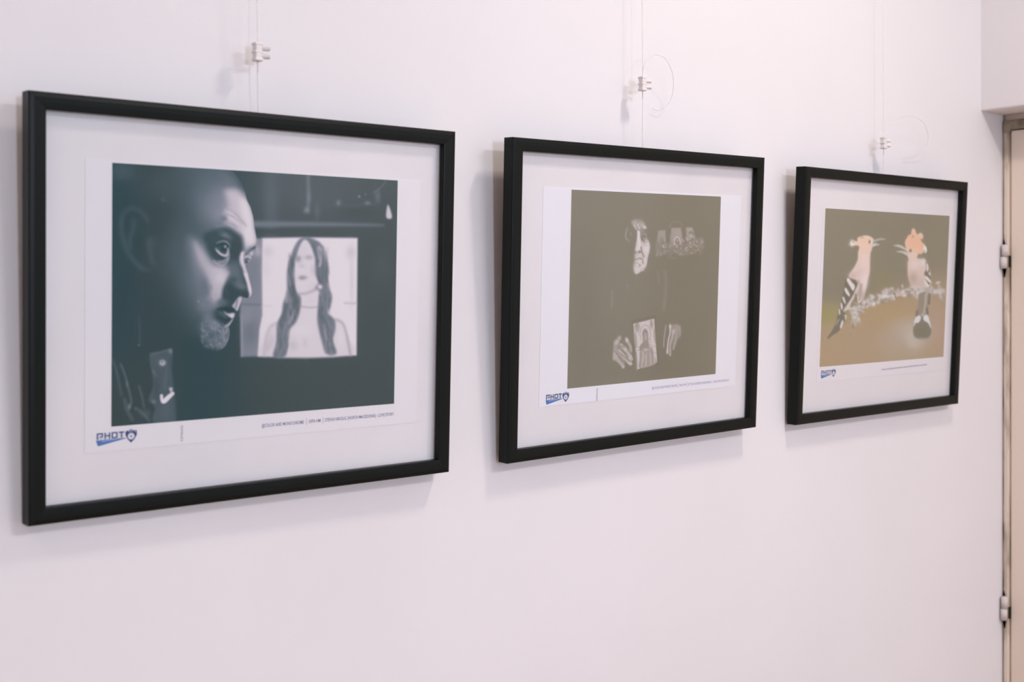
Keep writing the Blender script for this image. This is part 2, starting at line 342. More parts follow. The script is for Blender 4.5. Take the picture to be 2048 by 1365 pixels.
    a.dots(555, 300, 625, 900, 60, 100, 1.4, 120, 84, .65, 10, 1.0); a.dots(555, 300, 640, 960, 45, 152, 1.2, 110, 84, .6, 10, 1.0); a.dots(890, 250, 985, 900, 60, 104, 1.4, 120, 82, .65, 12, 1.0); a.dots(890, 200, 985, 900, 50, 154, 1.2, 110, 82, .6, 12, 1.0); a.dots(440, 980, 560, 1300, 40, 150, 1.3, 120, 100, .6, 10, 1.0); a.dots(920, 960, 1030, 1280, 40, 148, 1.3, 120, 78, .6, 10, 1.0); a.dots(440, 980, 560, 1300, 30, 98, 1.3, 120, 100, .6, 10, 1.0)
    a.dab(662, 305, 38, 38, 138, .8); a.dab(775, 290, 50, 28, 158, .75); a.dab(700, 380, 40, 24, 182, .7); a.dab(705, 505, 40, 24, 138, .9); a.dab(735, 500, 30, 14, 158, .6); a.dab(820, 420, 30, 60, 182, .6); a.dab(720, 220, 60, 60, 198, .6); a.dab(800, 600, 50, 50, 196, .5)
    a.line([(675, 675), (740, 670), (800, 650), (862, 612)], 164, 5, 4, .8)
    a.line([(690, 806), (780, 818), (872, 812)], 152, 2.6, 1.6, .8); a.dab(800, 745, 60, 50, 198, .5)
    a.dab(880, 605, 34, 34, 104, .8); a.dab(893, 600, 24, 24, 226, 1)
    a.C = blurred(a.C, 1.35 * g)
    # man: head mass in the dark
    a.at(380, 400, .1099)
    P = [(a.k * x + 380, a.k * y + 400) for x, y in [(1030, 0), (1100, 140), (1150, 320), (1170, 500), (1205, 680), (1218, 745), (1195, 850), (1185, 930), (1140, 1010), (1110, 1100), (1030, 1185), (1040, 1290), (1060, 1365)]]
    P += [(380 + .1099 * x, 550 + .1099 * y) for x, y in [(1068, 40), (1112, 200), (1130, 310), (1112, 390), (1060, 430), (1000, 422), (950, 410), (935, 480), (905, 560), (872, 655), (840, 705), (800, 800), (740, 890), (708, 955), (722, 1040), (716, 1120), (690, 1210), (640, 1300)]]
    P += [(210 + .2198 * x, 580 + .2198 * y) for x, y in [(1062, 542), (1010, 562), (930, 575), (700, 640), (640, 900), (660, 1260)]]
    P += [(200, 870), (200, 300)] + [(210 + .2198 * x, 310 + .2198 * y) for x, y in [(700, -40), (1080, 90), (1175, 165), (1235, 250), (1275, 340)]]
    room = a.C.copy(); a.C[:] = 0; a.at(0, 0, 1); a.poly(P, 1, .8, 1, False); mask = a.C.copy(); a.C[:] = 79
    a.at(210, 310, .2198)
    # skull and hair; the top-left dab paints in a glass reflection
    a.dab(950, 260, 330, 250, 113, .85, 30); a.dab(1120, 210, 110, 90, 122, .6, 40); a.dab(600, 280, 320, 160, 93, .6); a.dab(160, 150, 120, 90, 104, .6); a.dab(700, 640, 120, 200, 88, .5)
    a.dots(820, 150, 1180, 420, 120, 130, 1.2, 26, 60, .35, 25, 1); a.dots(820, 150, 1250, 330, 120, 94, 1.2, 26, 60, .4, 25, 1)
    a.line([(1100, 150), (1190, 210), (1255, 310), (1300, 430)], 92, 5, 3, .75)
    # ear
    for pts, t, w in [([(150, 570), (150, 700), (185, 840), (240, 940), (335, 1040)], 101, 6), ([(165, 540), (210, 495), (270, 490), (340, 530), (390, 610)], 99, 5), ([(262, 600), (255, 680), (222, 780), (240, 850)], 98, 6), ([(330, 1040), (400, 1050)], 96, 6), ([(400, 780), (400, 860), (440, 1000)], 95, 9)]: a.line(pts, t, w, 3.5, .8)
    a.dab(310, 820, 60, 90, 76, .7); a.dab(430, 800, 50, 60, 94, .6); a.dab(570, 720, 90, 130, 76, .6); a.dab(540, 980, 90, 160, 82, .6)
    a.dab(528, 408, 10, 9, 150)
    # cheek half-tone
    a.dab(800, 1000, 260, 420, 104, .8, -8); a.dab(900, 1080, 190, 400, 122, .8, 4); a.dab(700, 820, 160, 200, 98, .5); a.poly([(770, 760), (900, 850), (1000, 990), (1120, 1020), (1130, 1100), (1060, 1330), (980, 1400), (880, 1390), (880, 1240), (830, 1080), (780, 920)], 142, 16, .85); a.dab(930, 1260, 90, 200, 122, .7, 15)
    a.poly([(815, 790), (880, 870), (960, 985), (1040, 1030), (1105, 1030), (1125, 1085), (1085, 1180), (1035, 1290), (990, 1350), (935, 1340), (960, 1240), (925, 1130), (880, 1020), (838, 920)], 182, 8)
    a.dab(1030, 1100, 75, 80, 202, .8, 35); a.dab(900, 960, 40, 70, 170, .6, -30); a.dab(960, 1330, 60, 60, 164, .5)
    # forehead
    a.at(380, 400, .1099)
    a.dab(420, 100, 480, 460, 114, .85, 20); a.dab(560, 160, 330, 400, 138, .9, 15); a.dab(640, 120, 200, 300, 156, .7, 10); a.dab(500, 60, 240, 200, 128, .6)
    a.poly([(640, -160), (820, -200), (960, -110), (1032, 0), (1100, 140), (1150, 320), (1172, 500), (1205, 680), (1218, 745), (1195, 850), (1110, 870), (1050, 920), (985, 930), (965, 800), (930, 690), (840, 600), (740, 520), (650, 440), (620, 330), (640, 200), (720, 120), (680, 0)], 190, 9)
    a.poly([(900, 0), (1025, 0), (1095, 140), (1146, 320), (1165, 500), (1195, 660), (1195, 780), (1080, 830), (1000, 780), (960, 620), (980, 420), (930, 220)], 216, 9, .9)
    a.dab(780, 60, 120, 160, 190, .6, 30); a.dab(960, 430, 60, 45, 184, .8, 40); a.dab(850, 290, 90, 40, 180, .7, 42); a.dab(1080, 760, 90, 50, 206, .5)
    a.C = blurred(a.C, 2.6 * g)
    # brow creases
    for pts, t, w in [([(660, 180), (770, 215), (900, 340), (1000, 450), (1010, 490)], 164, 3.2), ([(560, 330), (640, 285), (760, 300), (840, 370), (940, 470)], 160, 3), ([(690, 430), (780, 455), (835, 500)], 134, 3.4), ([(720, 120), (820, 210), (900, 300)], 184, 3)]: a.line(pts, t, w, 2.2, .6)
    for pts, t, w in [([(640, 200), (760, 250), (860, 350)], 206, 2.4), ([(700, 315), (800, 370), (900, 440), (980, 500)], 218, 3.2), ([(640, 430), (740, 460), (810, 510)], 190, 2.6), ([(480, 490), (560, 480), (640, 450)], 146, 3)]: a.line(pts, t, w, 2.0, .6)
    a.dab(610, 340, 75, 50, 122, .85, 20); a.dab(540, 410, 60, 50, 130, .5); a.dots(500, 300, 700, 480, 24, 108, .8, 60, 60, .4)
    a.dab(820, 60, 1, 1, 120, 0)
    # near eye
    a.poly([(250, 650), (420, 560), (600, 525), (720, 525), (850, 610), (940, 680), (955, 850), (905, 1000), (885, 1180), (720, 1150), (560, 1120), (400, 1060), (320, 930), (290, 820)], 83, 8, .93)
    a.dab(640, 650, 120, 60, 122, .9, 25); a.dab(420, 700, 120, 90, 90, .6); a.dab(560, 600, 60, 30, 96, .6); a.dab(720, 760, 30, 50, 112, .6)
    a.line([(490, 790), (560, 760), (640, 760), (700, 805), (715, 850)], 160, 5, 2.4, .9, (.3, 1)); a.line([(480, 740), (600, 700), (700, 750), (740, 830)], 82, 3, 1.5, .8)
    a.poly([(440, 870), (540, 840), (640, 820), (700, 850), (695, 960), (690, 1010), (640, 1030), (560, 990), (480, 910)], 104, 1.6)
    a.line([(470, 905), (530, 975), (600, 1015), (660, 1020), (688, 980), (690, 900)], 204, 4.2, 1.2, 1, (.5, 1.1))
    a.dab(612, 885, 88, 92, 70, 1); a.dab(560, 890, 40, 50, 92, .4); a.line([(500, 935), (560, 990), (640, 1018), (680, 985)], 206, 3.4, 1.1, .9); a.dab(638, 855, 20, 22, 205, 1); a.line([(480, 850), (560, 815), (650, 805), (710, 850)], 74, 3, 1.2, .9)
    a.line([(520, 1140), (600, 1130), (670, 1080), (700, 1010)], 152, 6, 2.6, .85); a.line([(430, 1115), (510, 1180), (590, 1200), (660, 1150), (700, 1080)], 178, 3, 2.2, .8)
    # nose
    a.dab(800, 1220, 130, 120, 112, .75); a.dab(780, 1150, 60, 50, 100, .5)
    a.poly([(950, 940), (1000, 960), (985, 1040), (990, 1150), (1020, 1230), (1060, 1365), (990, 1365), (950, 1250), (905, 1150), (900, 1040)], 186, 3)
    a.line([(945, 980), (945, 1100), (985, 1230), (1015, 1365)], 214, 4, 2, .9)
    a.at(380, 550, .1099)
    a.poly([(690, 0), (980, -20), (1030, 120), (1080, 300), (1060, 420), (960, 405), (880, 430), (780, 470), (680, 520), (590, 420), (580, 300), (620, 150)], 80, 5)
    a.dab(820, 0, 150, 150, 116, .85); a.dab(880, 110, 110, 110, 106, .8); a.dab(930, 210, 120, 66, 118, .85, 20); a.dab(800, 90, 50, 40, 82, .6); a.dab(660, 330, 50, 90, 92, .5)
    a.poly([(975, -30), (1050, -30), (1075, 60), (1112, 200), (1130, 310), (1112, 390), (1065, 428), (1080, 340), (1050, 220), (1010, 90)], 206, 2)
    a.dab(1075, 270, 24, 90, 220, .7, -12); a.dab(1010, 380, 60, 40, 78, .8)
    # cheek lower, lip, mouth
    a.poly([(340, -60), (690, -40), (640, 120), (585, 250), (555, 400), (500, 450), (420, 470), (400, 350), (420, 200), (380, 80)], 184, 6, .9); a.dab(560, 60, 110, 120, 202, .7, 20); a.dab(470, 380, 70, 60, 170, .6)
    a.dab(250, 250, 120, 260, 116, .7); a.dab(330, 540, 120, 120, 122, .75); a.dab(600, 500, 110, 70, 110, .7); a.dab(330, 750, 110, 150, 124, .6)
    a.dots(150, 100, 420, 700, 70, 136, .9, 34, 70, .4); a.dots(150, 100, 420, 800, 60, 96, .9, 34, 70, .4); a.dab(155, 490, 16, 16, 165)
    a.poly([(900, 402), (950, 412), (938, 480), (905, 560), (872, 655), (835, 650), (790, 610), (768, 570), (810, 510), (850, 450)], 182, 1.8); a.line([(860, 470), (845, 540), (835, 600)], 118, 2.6, 1.3, .85); a.line([(925, 450), (895, 540), (865, 630)], 206, 2.2, 1, .8)
    a.poly([(470, 630), (560, 600), (680, 590), (780, 600), (822, 640), (800, 685), (730, 700), (640, 660), (540, 650)], 72, 1.8); a.dab(560, 690, 130, 60, 82, .8)
    a.poly([(610, 672), (680, 710), (740, 705), (805, 700), (805, 760), (770, 800), (720, 770), (660, 730)], 192, 1.8); a.dab(760, 745, 40, 30, 214, .7)
    a.line([(540, 690), (600, 730), (650, 790)], 112, 4, 2, .7); a.poly([(480, 760), (600, 790), (700, 800), (730, 830), (640, 930), (560, 910), (500, 840)], 78, 2.6)
    a.line([(640, 945), (700, 915), (745, 865), (775, 825)], 190, 4.5, 1.6, .95, (1.2, .6))
    # beard
    a.poly([(190, 1000), (290, 890), (460, 880), (560, 955), (690, 960), (722, 1040), (716, 1120), (690, 1210), (640, 1300), (560, 1380), (420, 1330), (260, 1220)], 116, 9, .9)
    a.dab(300, 960, 170, 130, 112, .7); a.dab(400, 880, 120, 70, 138, .7); a.dab(470, 940, 100, 80, 152, .75); a.dab(560, 1240, 130, 120, 128, .6); a.dab(640, 1010, 70, 60, 148, .8); a.dab(630, 1180, 70, 120, 136, .7); a.dab(300, 1100, 90, 120, 104, .6); a.dab(440, 1110, 70, 60, 108, .7); a.dab(330, 800, 90, 90, 128, .6)
    a.dots(200, 880, 690, 1360, 260, 166, .9, 44, 60, .6, 35); a.dots(150, 880, 660, 1380, 260, 84, 1.0, 44, 60, .6, 35)
    a.line([(712, 970), (722, 1060), (712, 1130), (680, 1230), (630, 1310), (590, 1365)], 150, 2.4, 1.4, .7)
    # far eye
    a.at(380, 400, .1099)
    a.poly([(1000, 960), (1100, 900), (1195, 850), (1185, 930), (1140, 1010), (1110, 1100), (1030, 1185), (1000, 1130), (990, 1040)], 150, 2); a.line([(1010, 1000), (1080, 940), (1130, 900), (1185, 865)], 84, 4, 1.6, .95, (.6, 1.2)); a.dab(1130, 985, 45, 55, 196, .85, -30)
    a.line([(990, 1070), (1030, 1035), (1080, 1045), (1110, 1090)], 196, 3, 1.2, .9); a.line([(985, 1090), (1040, 1070), (1110, 1105), (1150, 1110)], 84, 2, 1, .85); a.dab(1030, 1135, 28, 50, 72, 1); a.dab(1075, 1120, 24, 24, 170, .9); a.line([(1010, 1195), (1030, 1160)], 190, 2, 1, .8); a.dab(1060, 1280, 30, 60, 142, .6)
    C2 = blurred(a.C, .8 * g); a.C = C2
    # jacket
    a.at(210, 580, .2198)
    a.poly([(405, 600), (500, 565), (605, 545), (612, 700), (630, 900), (652, 1195), (440, 1205), (455, 1080), (398, 1000), (440, 860)], 97, 2.2); a.line([(410, 595), (500, 570), (600, 545)], 112, 3, 2, .7); a.dab(597, 560, 18, 24, 134, .9)
    a.line([(440, 740), (470, 790)], 116, 4, 1.8, .8); a.line([(590, 620), (612, 760), (630, 950), (650, 1180)], 80, 3, 2, .6); a.dab(470, 900, 30, 160, 84, .5); a.line([(560, 720), (545, 900)], 108, 5, 3, .6); a.dab(560, 1110, 60, 70, 104, .7); a.dab(445, 1020, 20, 20, 128, .8); a.line([(425, 1040), (430, 1150)], 76, 4, 2, .7)
    a.dab(523, 667, 36, 34, 82, .7); a.dab(523, 667, 28, 26, 216, 1); a.dab(521, 663, 11, 11, 100, 1)
    a.line([(515, 965), (520, 1010), (545, 1020), (590, 975), (612, 950)], 212, 6, 1.3); a.line([(530, 1020), (565, 985), (615, 945)], 218, 7, 1.3); a.dab(600, 905, 16, 16, 206); a.line([(600, 905), (606, 950)], 190, 3, 1)
    for pts, t, w in [([(75, 650), (110, 760), (150, 960)], 98, 5), ([(145, 680), (190, 800), (215, 900), (240, 1020), (215, 1085)], 110, 4), ([(310, 880), (335, 960), (355, 1070)], 104, 4), ([(280, 1080), (340, 1120), (400, 1190)], 102, 6), ([(180, 1000), (200, 1090), (250, 1180)], 98, 8), ([(310, 260), (320, 500)], 90, 5)]: a.line(pts, t, w, 2.4, .8)
    a.dab(200, 860, 10, 26, 128, .7); a.dab(222, 1065, 14, 26, 138, .7); a.dab(307, 505, 10, 8, 125); a.dab(370, 1130, 60, 40, 104, .6)
    a.C = room * (1 - mask) + blurred(a.C, .6 * g) * mask
    return ramp(a.C, [(60, (54, 61, 67)), (80, (71, 80, 84)), (105, (97, 104, 113)), (135, (134, 133, 147)), (165, (167, 158, 171)), (200, (206, 193, 205)), (225, (226, 214, 223))])

def paint_icon(X, Y):
    g = 1.0 / abs(X[0, -1] - X[0, 0]) * X.shape[1]
    a = Art(X, Y, 127)
    a.dab(1165, 640, 40, 200, 121, .7); a.dab(1260, 720, 120, 60, 122, .6); a.dab(1400, 430, 90, 60, 129, .8)
    a.at(1235, 420, .10256)
    # pale face coming out of the dark
    a.poly([(275, 230), (330, 190), (420, 185), (510, 235), (565, 340), (540, 370), (450, 380), (360, 390), (310, 310)], 156, 3.4); a.dab(340, 250, 60, 50, 172, .6); a.dab(440, 190, 90, 40, 138, .6); a.dab(525, 335, 40, 28, 206, .95, 30); a.dab(430, 300, 60, 40, 176, .7)
    for pts, t, w in [([(325, 290), (350, 320), (370, 365)], 198, 2), ([(395, 280), (410, 320), (440, 375)], 198, 2), ([(350, 290), (375, 330)], 146, 1.2), ([(378, 330), (385, 380)], 138, 1.6), ([(420, 290), (440, 340)], 150, 1.2)]: a.line(pts, t, w, .8, .9)
    a.dab(480, 420, 50, 60, 150, .8); a.dab(540, 470, 40, 50, 138, .7)
    a.poly([(385, 395), (440, 415), (448, 520), (470, 600), (490, 690), (475, 780), (440, 830), (375, 830), (345, 780), (365, 640), (385, 520)], 188, 1.7); a.line([(415, 440), (415, 560), (430, 680), (405, 760)], 206, 4, 2, .8)
    a.poly([(450, 590), (520, 625), (600, 598), (632, 690), (626, 800), (595, 930), (575, 1050), (525, 1160), (450, 1205), (378, 1252), (330, 1210), (318, 1100), (345, 980), (355, 850), (460, 835), (470, 720)], 188, 1.5)
    a.dab(570, 740, 60, 110, 204, .8); a.dab(540, 680, 60, 40, 182, .6); a.dab(400, 890, 50, 40, 192, .6); a.dab(400, 1150, 70, 70, 194, .6); a.dab(550, 1020, 30, 110, 196, .6); a.dab(340, 900, 26, 90, 160, .6); a.dab(325, 1080, 26, 100, 162, .5)
    for pts, t, w in [([(465, 720), (480, 820), (520, 905)], 130, 2.4), ([(350, 972), (400, 950), (450, 945), (492, 965), (500, 1045)], 126, 2), ([(330, 1020), (400, 1035), (440, 1090)], 148, 1.6), ([(360, 1000), (440, 1010)], 206, 1.6), ([(450, 1050), (430, 1120)], 150, 1.3), ([(460, 590), (520, 640), (600, 612)], 160, 1.6), ([(470, 610), (530, 665)], 165, 1.2), ([(500, 870), (510, 940)], 150, 1.2)]: a.line(pts, t, w, .8, .85)
    a.dab(432, 812, 24, 22, 116, 1); a.dab(372, 815, 18, 14, 134, .8)
    a.dab(535, 500, 62, 42, 134, .9); a.dab(530, 520, 26, 20, 120, .8); a.dab(515, 552, 14, 9, 196); a.dab(562, 546, 14, 10, 200); a.dab(548, 508, 7, 7, 200); a.line([(460, 500), (520, 470), (570, 480)], 156, 1.6, .8, .8); a.dab(560, 590, 40, 22, 196, .8)
    a.dab(250, 468, 36, 28, 140, .8); a.dab(248, 470, 16, 14, 118, .9); a.dab(262, 455, 7, 7, 190); a.dab(265, 490, 7, 7, 172); a.line([(192, 355), (165, 450), (162, 530), (205, 590)], 164, 1.8, .9, .85); a.dab(230, 620, 40, 50, 138, .6); a.dab(210, 400, 26, 60, 134, .5)
    a.dots(330, 960, 520, 1200, 70, 208, .8, 30, 70, .55, 80, .4); a.dots(330, 850, 520, 1200, 70, 154, .8, 30, 70, .55, 80, .4); a.dots(300, 210, 520, 370, 50, 188, .7, 40, 70, .45, 25, .4); a.dots(300, 210, 520, 370, 40, 142, .7, 40, 70, .45, 25, .4)
    # icons on the far shelf
    a.at(1300, 440, .06592)
    a.poly([(250, 320), (470, 310), (482, 620), (430, 700), (200, 700), (230, 500)], 152, 1.4, 1, False); a.poly([(640, 250), (935, 245), (985, 560), (1000, 760), (640, 800)], 156, 1.4, 1, False); a.poly([(1095, 240), (1290, 240), (1350, 420), (1380, 620), (1100, 640)], 156, 1.6, 1, False)
    a.dab(850, 400, 90, 70, 164, .7); a.dab(380, 420, 80, 70, 158, .6); a.dab(1200, 300, 70, 60, 164, .7)
    a.poly([(195, 640), (500, 700), (650, 780), (1000, 740), (1400, 560), (1620, 560), (1630, 900), (1400, 960), (1100, 1090), (880, 1090), (640, 960), (340, 1080), (190, 1090)], 139, 3, .8)
    a.line([(585, 230), (640, 120), (780, 60), (920, 90), (985, 190)], 138, 2.2, 1.2, .9)
    a.line([(740, 750), (750, 600), (825, 520), (895, 600), (908, 740)], 194, 2.2, .8, .95); a.line([(775, 740), (785, 610), (828, 570), (870, 610), (885, 740)], 130, 2, .8, .9); a.dab(826, 635, 32, 52, 178, .9); a.dab(800, 800, 30, 50, 176, .7); a.dab(850, 760, 30, 40, 128, .7); a.line([(625, 450), (615, 680), (640, 840)], 160, 1.6, 1, .8)
    a.line([(1200, 400), (1260, 380), (1340, 450)], 130, 3, 1.4, .9); a.dab(1240, 505, 24, 30, 192); a.dab(1242, 670, 30, 30, 196); a.line([(1220, 700), (1205, 780), (1240, 840), (1270, 760)], 186, 1.6, .8, .9); a.dab(1130, 615, 22, 30, 178); a.dab(1345, 665, 40, 24, 174); a.dab(1435, 665, 36, 40, 172); a.dab(1330, 750, 26, 30, 168); a.dab(1110, 855, 36, 30, 170); a.dab(1570, 680, 40, 80, 158); a.dab(1120, 930, 60, 40, 160, .8); a.dab(1220, 920, 50, 50, 134, .8); a.dab(1060, 640, 20, 40, 128, .7); a.dab(1460, 560, 40, 40, 130, .6)
    a.dab(345, 620, 46, 80, 136, .8); a.dab(440, 735, 18, 26, 182); a.line([(395, 770), (418, 840)], 196, 1.8, .7); a.line([(430, 700), (500, 690), (540, 800)], 128, 2.4, 1, .8); a.dab(485, 790, 26, 50, 156, .8); a.dab(450, 625, 20, 24, 166); a.dab(215, 730, 16, 60, 158, .8); a.line([(200, 1090), (260, 970), (340, 1090)], 158, 2, 1, .8); a.dab(860, 930, 20, 60, 156, .8); a.dab(940, 1030, 40, 30, 154, .7); a.dab(700, 1165, 20, 20, 150); a.dab(775, 1165, 16, 20, 152); a.dab(600, 1130, 60, 60, 138, .7)
    a.dots(200, 620, 1620, 1060, 150, 164, .8, 60, 70, .5, 90, .4); a.dots(200, 620, 1620, 1060, 130, 126, .9, 60, 70, .5, 90, .4)
    for k in range(120):
        a.dab(a.rng.uniform(200, 1620), a.rng.uniform(560, 1040), a.rng.uniform(14, 42), a.rng.uniform(14, 46), [168, 156, 128, 124][k % 4], .55, a.rng.uniform(0, 180))
    # sleeves
    a.at(1200, 600, .11723)
    a.line([(1110, -480), (1130, -200), (1090, 160)], 140, 6, 4, .7); a.line([(990, -470), (1020, -280)], 136, 4, 3, .7); a.line([(215, -160), (205, 130)], 141, 3, 2, .8); a.line([(470, -260), (475, -180)], 140, 3, 2, .7)
    # held icon
    a.poly([(545, 350), (950, 255), (1010, 1090), (620, 1215)], 120, 1.4, .8, False)
    a.poly([(573, 405), (930, 320), (985, 1065), (640, 1190)], 190, .9, 1, False)
    a.poly([(572, 560), (625, 600), (640, 800), (605, 800)], 152, 1, .8); a.poly([(925, 500), (950, 500), (965, 760), (925, 640)], 150, 1, .8); a.poly([(604, 860), (640, 960), (648, 1180), (620, 1190)], 142, 1, .85)
    a.line([(720, 690), (690, 600), (705, 500), (780, 425), (850, 490), (868, 600), (850, 680)], 142, .9, .4, .9); a.dab(640, 470, 42, 80, 140, .9); a.dab(640, 480, 14, 22, 178, .8); a.dab(640, 405, 10, 10, 120); a.dab(885, 420, 30, 70, 146, .9); a.dab(882, 360, 10, 12, 128)
    a.line([(590, 460), (640, 390), (690, 440)], 150, .8, .4, .8)
    a.poly([(728, 560), (775, 488), (825, 550), (830, 690), (845, 800), (820, 860), (690, 870), (690, 780), (740, 710)], 145, 1); a.dab(785, 590, 30, 40, 158, .9); a.dab(785, 650, 26, 50, 172, .8); a.line([(760, 545), (785, 530), (815, 560)], 128, .8, .4, .8)
    a.poly([(690, 870), (800, 830), (900, 830), (930, 940), (960, 1090), (680, 1165), (685, 1000)], 160, 1.2)
    for x0, y0, x1, y1, t in [(700, 900, 690, 1150, 138), (745, 900, 725, 1140, 180), (780, 900, 745, 1130, 140), (800, 920, 790, 1120, 184), (825, 900, 830, 1100, 142), (870, 880, 880, 1100, 182), (890, 870, 905, 1080, 140), (925, 900, 945, 1080, 196), (660, 900, 655, 1180, 196), (770, 950, 740, 1050, 190)]: a.line([(x0, y0), (x1, y1)], t, 1.3, .5, .85)
    a.line([(608, 808), (690, 805)], 146, .9, .4, .8); a.line([(608, 858), (780, 870), (962, 918)], 138, .9, .4, .85); a.line([(880, 800), (965, 790)], 148, .9, .4, .8); a.dab(790, 850, 40, 24, 184, .8); a.dots(830, 660, 890, 880, 26, 140, .7, 30, 0, .8, 20, .35); a.dab(625, 920, 10, 24, 130, .8)
    a.dots(580, 400, 960, 1150, 60, 168, .7, 40, 80, .35, 40, .4)
    # hands
    a.poly([(238, 760), (290, 670), (345, 610), (375, 640), (345, 720), (330, 790), (400, 900), (430, 1110), (395, 1155), (340, 1090), (270, 1045), (225, 990)], 152, 2)
    for pts, t, w in [([(350, 770), (430, 830), (500, 930), (540, 1010)], 172, 8), ([(310, 870), (400, 940), (460, 1020), (530, 1090)], 176, 7.4), ([(255, 930), (310, 1020), (370, 1090), (405, 1145)], 170, 6), ([(455, 660), (490, 730), (525, 800), (530, 880)], 166, 6)]: a.line(pts, t, w, 1.6, .95)
    for x, y, rx, ry, t in [(290, 720, 40, 50, 186), (330, 640, 26, 30, 168), (465, 690, 26, 36, 200), (440, 840, 30, 40, 186), (520, 980, 24, 40, 190), (510, 1075, 34, 24, 200), (400, 1140, 18, 20, 184), (250, 990, 26, 40, 178), (280, 870, 30, 40, 180)]: a.dab(x, y, rx, ry, t, .8, 30)
    for pts in [[(330, 790), (300, 860), (330, 900), (450, 990), (520, 1060)], [(260, 860), (330, 970), (400, 1060)], [(430, 740), (470, 820), (530, 900)], [(350, 700), (330, 780), (420, 800)]]: a.line(pts, 130, 2.4, 1.2, .8)
    a.dots(240, 640, 420, 1000, 40, 190, .7, 30, 60, .45, 40, .4)
    a.poly([(1230, 440), (1310, 415), (1380, 470), (1390, 610), (1330, 680), (1280, 760), (1240, 860), (1235, 700), (1230, 560)], 148, 1.8)
    for pts, t, w in [([(1130, 440), (1110, 590), (1098, 700), (1095, 800)], 158, 2.6), ([(1200, 450), (1205, 560), (1175, 700), (1155, 910)], 186, 3.6), ([(1255, 520), (1235, 650), (1200, 780), (1205, 945)], 168, 4.6), ([(1300, 590), (1300, 700), (1260, 840)], 158, 4)]: a.line(pts, t, w, 1.2, .95)
    a.line([(1225, 560), (1190, 720), (1180, 900)], 128, 1.6, .9, .8); a.line([(1285, 600), (1250, 740), (1235, 850)], 130, 1.6, .9, .7); a.dab(1205, 450, 22, 40, 200, .9); a.dab(1270, 545, 26, 50, 188, .7, 30); a.dab(1160, 880, 14, 40, 196, .8); a.dab(1340, 500, 50, 70, 158, .7); a.dots(1240, 430, 1390, 660, 30, 172, .7, 40, 70, .4, 40, .4)
    a.C = blurred(a.C, .5 * g)
    return ramp(a.C, [(110, (118, 111, 100)), (127, (136, 128, 117)), (150, (160, 148, 143)), (175, (186, 172, 172)), (200, (212, 198, 203)), (220, (226, 212, 218))])

